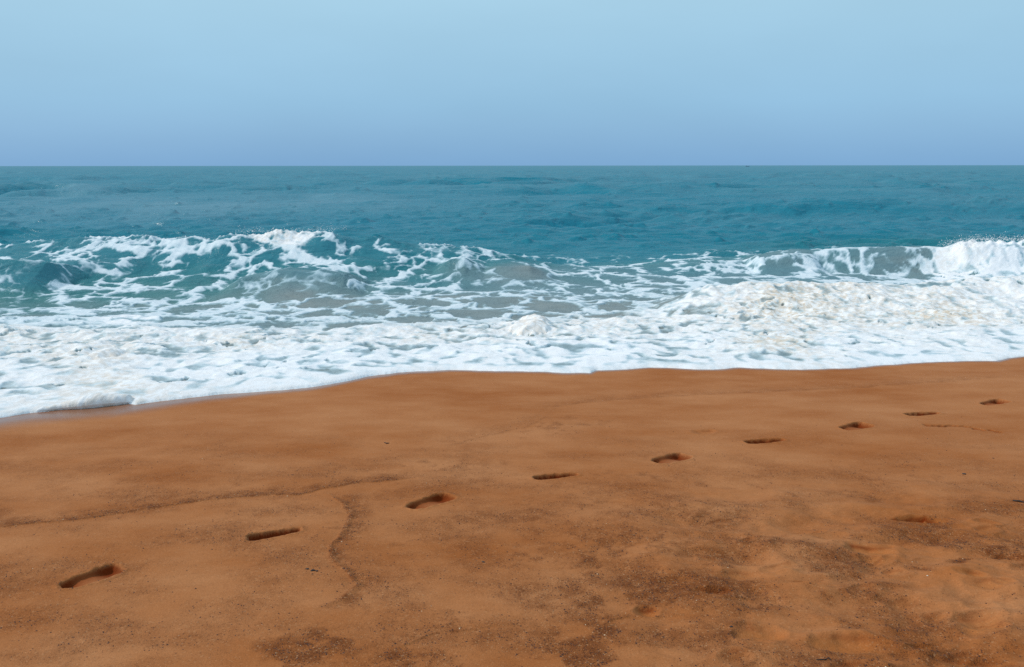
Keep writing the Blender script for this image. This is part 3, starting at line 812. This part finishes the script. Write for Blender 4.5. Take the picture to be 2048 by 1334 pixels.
# ---- lumpy relief of the foam
rel = 0.075 * fbm(Xn * 1.3, Yn * 1.5, 170, 3) + 0.030 * (billow(Xn * 3.3, Yn * 3.6, 173, 2) - 0.5) + 0.006 * fbm(Xn * 14, Yn * 13, 176, 3)
alpha = sstep(-0.1, 0.25, FO[:nr])
Z[:nr] += rel * churn[:nr] * 1.15 * (0.35 + 0.65 * alpha) * sstep(0.0, 0.7, S[:nr])
Z[:nr] += 0.018 * alpha * sstep(0, 0.4, S[:nr]) + 0.010 * alpha * pn(Xn * 5, Yn * 5, 177) * sstep(0.1, 0.6, S[:nr]) * sstep(24, 12, Yn)
# plume of the right wave: boiling top
plume = sstep(1880, 1930, W_PX / 2 + FPX * Xn / (Yn * CP + 2 * SP)) * sh2
Z[:nr] += plume * (0.09 + 0.13 * (billow(Xn * 1.7, Yn * 1.9, 180, 2) - 0.45) + 0.04 * (billow(Xn * 5, Yn * 5, 183, 2) - 0.4))
# ragged crest of the left wave
Z[:nr] += 0.07 * sh1 ** 6 * alpha * (billow(Xn * 4.5, Yn * 4, 186) - 0.4) * (A1 > 0.45)

# foam mounds thrown up in the wash: (px, base py, height, half width, half depth)
MOUNDS = [(1058, 673, 0.115, 0.27, 0.30, 0.08, 'foam_mound', 'creamy white pointed foam mound standing in the wash near the centre'),
          (1064, 652, 0.085, 0.24, 0.30, 0.0, 'foam_mound', 'low frothy foam mound right behind the pointed white one'),
          (205, 748, 0.06, 0.20, 0.26, 0.0, 'foam_mound', 'sandy tinted foam hump in the wash at far left')]
MD = []
for px, py, h, hw, hd, lean, nm, lab in MOUNDS:
    mx_, my_ = at(px, py, 0.14); my_ += hd * 0.6
    dx, dy = (Xn - mx_) / hw, (Yn - my_) / hd
    q = np.sqrt((dx - lean * 2 * np.clip(1 - np.abs(dx), 0, 1)) ** 2 + dy ** 2) + 0.45 * fbm(Xn * 4.5, Yn * 4.5, 190, 4)
    q = np.maximum(q, 0)
    bump_ = h * np.clip(1 - q ** 1.7, 0, 1) ** 0.7 * (1 + 0.35 * (billow(Xn * 4.5, Yn * 4.5, 191, 2) - 0.5))
    Z[:nr] = Z[:nr] + bump_
    FO[:nr] = np.where(q < 1.0, np.maximum(FO[:nr], 0.9), FO[:nr])
    silt[:nr] = np.where(q < 1.0, 0.5, silt[:nr])
    MD.append((q, nm, lab))

# ---- front edge of the wash
Sn = S[:nr]
px_edge = W_PX / 2 + FPX * Xn / (Yn * CP + 2.0 * SP)
roll = sstep(40, 110, px_edge) * sstep(275, 225, px_edge)
roll *= 0.65 + 0.5 * pn(Xn * 3.0, Xn * 0 + 4, 195)
T = np.where(Sn > 0, 0.032 * np.sqrt(np.clip(Sn, 0, 0.14) / 0.14), 0.5 * Sn)
front = sstep(0.55, 0.10, Sn)
Z[:nr] = Z[:nr] * (1 - front) + (sandn + T) * front
Z[:nr] += roll * 0.022 * np.where(Sn > 0, np.sqrt(np.clip(Sn, 0, .07) / .07) * sstep(0.62, 0.12, Sn), 0)
silt[:nr] = np.maximum(silt[:nr], 0.6 * np.clip(roll, 0, 1) * sstep(0.5, 0.1, Sn))
silt = np.clip(silt, 0, 1); shal = np.clip(shal, 0, 1)

# ---- one surface, cut into the sea, its breaking waves, the wash and its mounds
sea_co = np.stack([X, Y, Z], -1).reshape(-1, 3)
sea_no = grid_normals(X, Y, Z)
Q = grid_quads(R, C)
own = np.zeros((R, C), int)
bound = 12.6 + 0.5 * fbm(Xn * 0.5, Yn * 0.2, 200, 3) + 1.6 * sstep(2.0, 5.0, Xn)
own[:nr] = np.where(Yn < bound, 3, own[:nr])
pxn = W_PX / 2 + FPX * Xn / (Yn * CP + 2.0 * SP)
own[:nr] = np.where((sh1 > 0.16) & (A1 > 0.42) & (s1 < 1.6) & (pxn < 1060), 1, own[:nr])
own[:nr] = np.where((sh2 > 0.14) & (A2 > 0.22) & (s2 < 1.0) & (pxn > 1440), 2, own[:nr])
for i, (q, nm, lab) in enumerate(MD): own[:nr] = np.where(q < 1.02, 10 + i, own[:nr])
def one_piece(k):
    """keep each wave in one piece: only its largest joined patch"""
    a, b = np.where((own == k).any(1))[0][[0, -1]]
    m = own[a:b + 1] == k
    lab = np.where(m, np.arange(m.size).reshape(m.shape) + 1, 0)
    while True:
        n = lab.copy()
        for ax in (0, 1):
            for fl in (1, -1):
                q = np.flip(n, ax) if fl < 0 else n
                mm = np.flip(m, ax) if fl < 0 else m
                q = q.copy(); L_ = q.shape[ax]
                for t in range(1, L_):           # sweep the largest label along the patch
                    p_, c_ = ((t - 1,), (t,)) if ax == 0 else ((slice(None), t - 1), (slice(None), t))
                    q[c_] = np.where(mm[c_] & mm[p_], np.maximum(q[c_], q[p_]), q[c_])
                n = np.flip(q, ax) if fl < 0 else q
        if (n == lab).all(): break
        lab = n
    ids, cnt = np.unique(lab[lab > 0], return_counts=True)
    own[a:b + 1][m & (lab != ids[np.argmax(cnt)])] = 0
one_piece(1); one_piece(2)
keep = (S > -0.10).ravel()[Q].all(1)
fo = own.ravel()[Q[:, 0]]
slick = 0.9 * np.exp(-((X / Y + 0.45) / 0.28) ** 2 - ((np.log(Y) - np.log(46)) / 0.42) ** 2)
slick += 0.7 * sstep(0.0, 0.6, fbm(X / (9 + 0.25 * Y), Y / (5 + 0.22 * Y), 220, 4)) * sstep(18, 26, Y)
slick *= 0.15 + 0.85 * sstep(260, 90, Y)
slick *= 0.6 + 0.6 * sstep(-0.3, 0.3, fbm(X / (1.5 + 0.06 * Y), Y / (1.0 + 0.08 * Y), 221, 3))
sa = dict(slick=np.clip(slick, 0, 1).ravel(), foam=FO.ravel(), silt=silt.ravel(), shallow=shal.ravel())
tag(mesh_from('sea', sea_co, Q[keep & (fo == 0)], M_SEA, sa, sea_no), 'teal open sea reaching to the horizon', kind='structure')
wave_l = tag(mesh_from('breaking_wave', sea_co, Q[keep & (fo == 1)], M_SEA, sa, sea_no),
             'long green breaking wave laced with white foam on the left', 'wave', 'breaking waves')
wave_r = tag(mesh_from('breaking_wave', sea_co, Q[keep & (fo == 2)], M_SEA, sa, sea_no),
             'small curling wave with cream lip and white plume at the right edge', 'wave', 'breaking waves')
tag(mesh_from('surf_foam', sea_co, Q[keep & (fo == 3)], M_SEA, sa, sea_no),
    'white lumpy foam of the spent wave washing up the sand', kind='stuff')
for i, (q, nm, lab) in enumerate(MD):
    tag(mesh_from(nm, sea_co, Q[keep & (fo == 10 + i)], M_SEA, sa, sea_no), lab, 'foam', 'foam mounds in the wash')

# rolled foam lip lying along the edge of the wash at the far left
nu, nv = 170, 22
pa, pb = on_sand(62, 826), on_sand(262, 806)
xs_ = np.linspace(pa[0], pb[0], nu)
yc_ = edge_y(xs_) + 0.025
tt = np.linspace(0, 1, nu)
rad = 1.35 * (0.020 + 0.030 * np.exp(-((tt - 0.62) / 0.30) ** 2) + 0.012 * fbm(xs_ * 4, xs_ * 0 + 2, 231, 3)) * np.sqrt(np.clip(np.minimum(tt, 1 - tt) / 0.07, 0.002, 1))
th = np.linspace(0, 2 * math.pi, nv)
TX = np.repeat(xs_[:, None], nv, 1)
lump_ = 1 + 0.16 * fbm(TX * 14, np.cos(th)[None] * 0.8 + 7 + 0 * TX, 232, 3)
TY = yc_[:, None] - rad[:, None] * 1.5 * np.cos(th)[None] * lump_
TZ = (beach(yc_) + rad * 0.45)[:, None] + rad[:, None] * np.sin(th)[None] * lump_
rq = grid_quads(nu, nv)
one = np.ones(nu * nv)
cr_ = mesh_from('foam_roll', np.stack([TX, TY, TZ], -1).reshape(-1, 3), rq, M_SEA,
                dict(slick=0 * one, foam=0.9 * one, silt=0.45 * one, shallow=one))
tag(cr_, 'cream rolled foam lip with a dark shadow under it at the far left waterline', 'foam')

# ------------------------------------------------------------------ many small solids in one mesh
OCT = np.array([(1, 0, 0), (0, 1, 0), (-1, 0, 0), (0, -1, 0), (0, 0, 1), (0, 0, -1)], float)
OCF = np.array([(0, 1, 4), (1, 2, 4), (2, 3, 4), (3, 0, 4), (1, 0, 5), (2, 1, 5), (3, 2, 5), (0, 3, 5)])
GRF = OCF[:4]                         # grains half sunk in the sand show only their tops
def scatter(name, pos, size, flat, mat, tint=None, parent=None, attrs=None, faces=None):
    n = len(pos)
    v = OCT[None] * (size[:, None, None] * rng.uniform(0.6, 1.4, (n, 6, 1))) * np.array([1, 1, flat])
    a = rng.uniform(0, 6.28, n); c, s = np.cos(a)[:, None], np.sin(a)[:, None]
    v = np.stack([v[..., 0] * c - v[..., 1] * s, v[..., 0] * s + v[..., 1] * c, v[..., 2]], -1) + pos[:, None]
    f = ((OCF if faces is None else faces)[None] + 6 * np.arange(n)[:, None, None]).reshape(-1, 3)
    at_ = dict(attrs or {})
    if tint is not None: at_['tint'] = np.repeat(np.concatenate([tint, np.ones((n, 1))], 1), 6, 0)
    at_ = {k: (np.full(n * 6, q) if np.isscalar(q) else q) for k, q in at_.items()}
    return mesh_from(name, v.reshape(-1, 3), f, mat, at_, None, parent)

# spray thrown from the crests
def spray(px0, px1, pyf, d, n, up, parent):
    px = rng.uniform(px0, px1, n); P = []
    for q in px:
        x, z = at_d(q, pyf(q), d + rng.normal(0, .12))
        P.append((x + rng.normal(0, .04), d + rng.normal(0, .15), z + rng.exponential(up) - 0.03))
    P = np.array(P)
    o = scatter('spray', P, rng.uniform(0.003, 0.009, n), 1.0, M_SEA, attrs=dict(foam=1.0, silt=0.1, shallow=0.5), parent=parent)
    o['kind'] = 'stuff'
spray(1885, 2100, lambda q: np.interp(q, [1885, 1910, 1960, 2100], [490, 484, 478, 480]), 19.1, 1100, 0.035, wave_r)
spray(470, 690, lambda q: np.interp(q, [470, 540, 690], [462, 461, 457]), 18, 420, 0.035, wave_l)

# loose coarse grains and shell bits lying in the coarse patches
N = 330000
gx = rng.uniform(-2.6, 3.6, N); gy = rng.uniform(1.9, 6.2, N)
gz, gc, gd, gw = sand_fields(gx, gy)
prob = np.clip(gc * 1.1 - 0.06, 0, 1) ** 1.5 + 0.012
sel = (rng.uniform(0, 1, N) < prob * np.interp(gy, [2, 3.5, 6], [0.62, 0.5, 0.25])) & (gd < 0.2)
gx, gy, gz = gx[sel], gy[sel], gz[sel]
n = len(gx)
pal = np.array([(0.045, 0.014, 0.006), (0.075, 0.022, 0.007), (0.115, 0.034, 0.010), (0.22, 0.075, 0.025), (0.34, 0.15, 0.06), (0.62, 0.42, 0.25)])
ti = pal[rng.choice(6, n, p=[.22, .30, .28, .145, .05, .005])]
o = scatter('sand_grains', np.stack([gx, gy, gz - 0.0003], -1), np.minimum(rng.gamma(2.0, 0.0008, n), 0.0034) + 0.0011, 0.8, M_GRAIN, ti, faces=GRF)
tag(o, 'coarse dark grains and shell bits strewn over the sand', kind='stuff')

# ------------------------------------------------------------------ single finds on the sand
M_DARK = plain('dark_debris', (0.018, 0.010, 0.007), 0.6, 300)
M_STONE = plain('dark_stone', (0.030, 0.018, 0.014), 0.55, 260)
M_SHELL = plain('shell', (0.66, 0.55, 0.42), 0.4, 300, 0.15)

def ground_z(x, y):
    return float(sand_fields(np.array([x]), np.array([y]))[0][0])

def stone(px, py, r, label, mat=M_STONE, sx=1.5, name='pebble', cat='pebble'):
    x, y = on_sand(px, py); z = ground_z(x, y)
    bpy_me = bpy.data.meshes.new(name)
    nu, nv = 12, 7
    v = []; f = []
    for j in range(nv + 1):
        th = math.pi * j / nv
        for i in range(nu):
            a = 2 * math.pi * i / nu
            k = 1 + 0.16 * math.sin(3 * a + px) * math.sin(th) + 0.1 * math.sin(5 * a + 2 * th + py)
            v.append((r * sx * k * math.sin(th) * math.cos(a), r * k * math.sin(th) * math.sin(a), r * 0.6 * math.cos(th)))
    for j in range(nv):
        for i in range(nu):
            f.append((j * nu + i, (j + 1) * nu + i, (j + 1) * nu + (i + 1) % nu, j * nu + (i + 1) % nu))
    bpy_me.from_pydata(v, [], f); bpy_me.materials.append(mat)
    for p_ in bpy_me.polygons: p_.use_smooth = True
    ob = bpy.data.objects.new(name, bpy_me); COL.objects.link(ob)
    ob.location = (x, y, z + r * 0.25); ob.rotation_euler[2] = rng.uniform(-0.3, 0.3)
    tag(ob, label, cat, 'small finds on the sand')

def twig(pts, r, label, lift=0.0):
    """a thin bent stick along pixel spots on the sand, tapering and knobbly"""
    P = []
    for px, py, up in pts:
        x, y = on_sand(px, py); P.append(Vector((x, y, ground_z(x, y) + up + r * 0.5)))
    base = P[0].copy()
    Q_ = []
    for a, b in zip(P[:-1], P[1:]):
        for t in (0, .33, .66): Q_.append(a.lerp(b, t))
    Q_.append(P[-1])
    v = []; f = []; m = 7
    for i, q in enumerate(Q_):
        d = (Q_[min(i + 1, len(Q_) - 1)] - Q_[max(i - 1, 0)]).normalized()
        s = d.cross(Vector((0, 0, 1))).normalized(); u = s.cross(d)
        rr = r * (1 - 0.5 * abs(i / (len(Q_) - 1) - 0.45)) * (1 + 0.2 * math.sin(i * 2.3))
        if i in (0, len(Q_) - 1): rr *= 0.4
        for k in range(m):
            a = 2 * math.pi * k / m
            v.append(q - base + s * rr * math.cos(a) + u * rr * math.sin(a))
    for i in range(len(Q_) - 1):
        for k in range(m):
            f.append((i * m + k, i * m + (k + 1) % m, (i + 1) * m + (k + 1) % m, (i + 1) * m + k))
    f.append(tuple(range(m))[::-1]); f.append(tuple(range((len(Q_) - 1) * m, len(Q_) * m)))
    me = bpy.data.meshes.new('twig'); me.from_pydata(v, [], f); me.materials.append(M_DARK)
    for p_ in me.polygons: p_.use_smooth = True
    ob = bpy.data.objects.new('twig', me); COL.objects.link(ob); ob.location = base
    tag(ob, label, 'twig', 'small finds on the sand')

twig([(1631, 1323, 0), (1640, 1324, .001), (1650, 1324, .002), (1656, 1321.5, .006), (1662, 1325, 0)], 0.0022, 'short bent black twig lying at the bottom edge, right of centre')
twig([(768, 885, 0), (773, 887, .001), (778, 886, 0)], 0.004, 'tiny dark twig alone on the smooth sand above the forked line')
twig([(2024, 1004, 0), (2036, 1006, .003), (2050, 1009, 0)], 0.005, 'dark twig half in the sand at the right edge')
stone(1928, 948, 0.008, 'small flat black pebble on bare sand at the right')
stone(1462, 1255, 0.0045, 'small dark pebble left of the round orange hollow')
stone(614, 1138, 0.0055, 'leftmost of three dark bits beside the forked line', M_DARK)
stone(625, 1141, 0.007, 'middle and largest of three dark bits beside the forked line', M_DARK)
stone(633, 1142, 0.005, 'rightmost of three dark bits beside the forked line', M_DARK)
stone(1986, 918, 0.004, 'tiny black pebble above the flat black one at right')
stone(966, 1125, 0.005, 'lone brown pebble on smooth sand at lower centre')
stone(1854, 1153, 0.0035, 'bright white shell bit beside a dark grain patch at right', M_SHELL, 1.3, 'shell', 'shell')

# ------------------------------------------------------------------ far boat on the horizon
M_HULL = plain('boat_hull', (0.24, 0.32, 0.40), 0.6, 1.0)
M_CAB = plain('boat_cabin', (0.22, 0.27, 0.31), 0.6, 1.0)
bx_, _ = at_d(1495, 331, 1500)
boat = bpy.data.objects.new('fishing_boat', None); COL.objects.link(boat); boat.location = (bx_, 1500, 0.1); boat.scale = (0.8, 0.8, 0.8)
tag(boat, 'tiny grey fishing boat far out on the horizon, right of centre', 'boat')
def part(name, secs, mat, parent):
    """loft through box-like sections (x, half width, z0, z1)"""
    v = []; f = []
    for x, hw, z0, z1 in secs: v += [(x, -hw, z1), (x, -hw * .6, z0), (x, hw * .6, z0), (x, hw, z1)]
    for i in range(len(secs) - 1):
        for k in range(4): f.append((4 * i + k, 4 * i + (k + 1) % 4, 4 * i + 4 + (k + 1) % 4, 4 * i + 4 + k))
    f.append((3, 2, 1, 0)); e = 4 * (len(secs) - 1); f.append((e, e + 1, e + 2, e + 3))
    me = bpy.data.meshes.new(name); me.from_pydata(v, [], f); me.materials.append(mat)
    ob = bpy.data.objects.new(name, me); COL.objects.link(ob); ob.parent = parent
    return ob
part('hull', [(-4.2, .9, -.1, 1.1), (-2, 1.3, -.5, .9), (1.5, 1.3, -.5, 1.0), (3.4, .7, -.3, 1.4), (4.4, .05, .6, 1.9)], M_HULL, boat)
part('cabin', [(-3.2, .8, .8, 2.2), (-1.2, .8, .8, 2.2)], M_CAB, boat)
part('net_pile', [(1.2, .7, .9, 1.3), (2.0, .8, .9, 1.9), (2.8, .5, .9, 1.6)], M_HULL, boat)
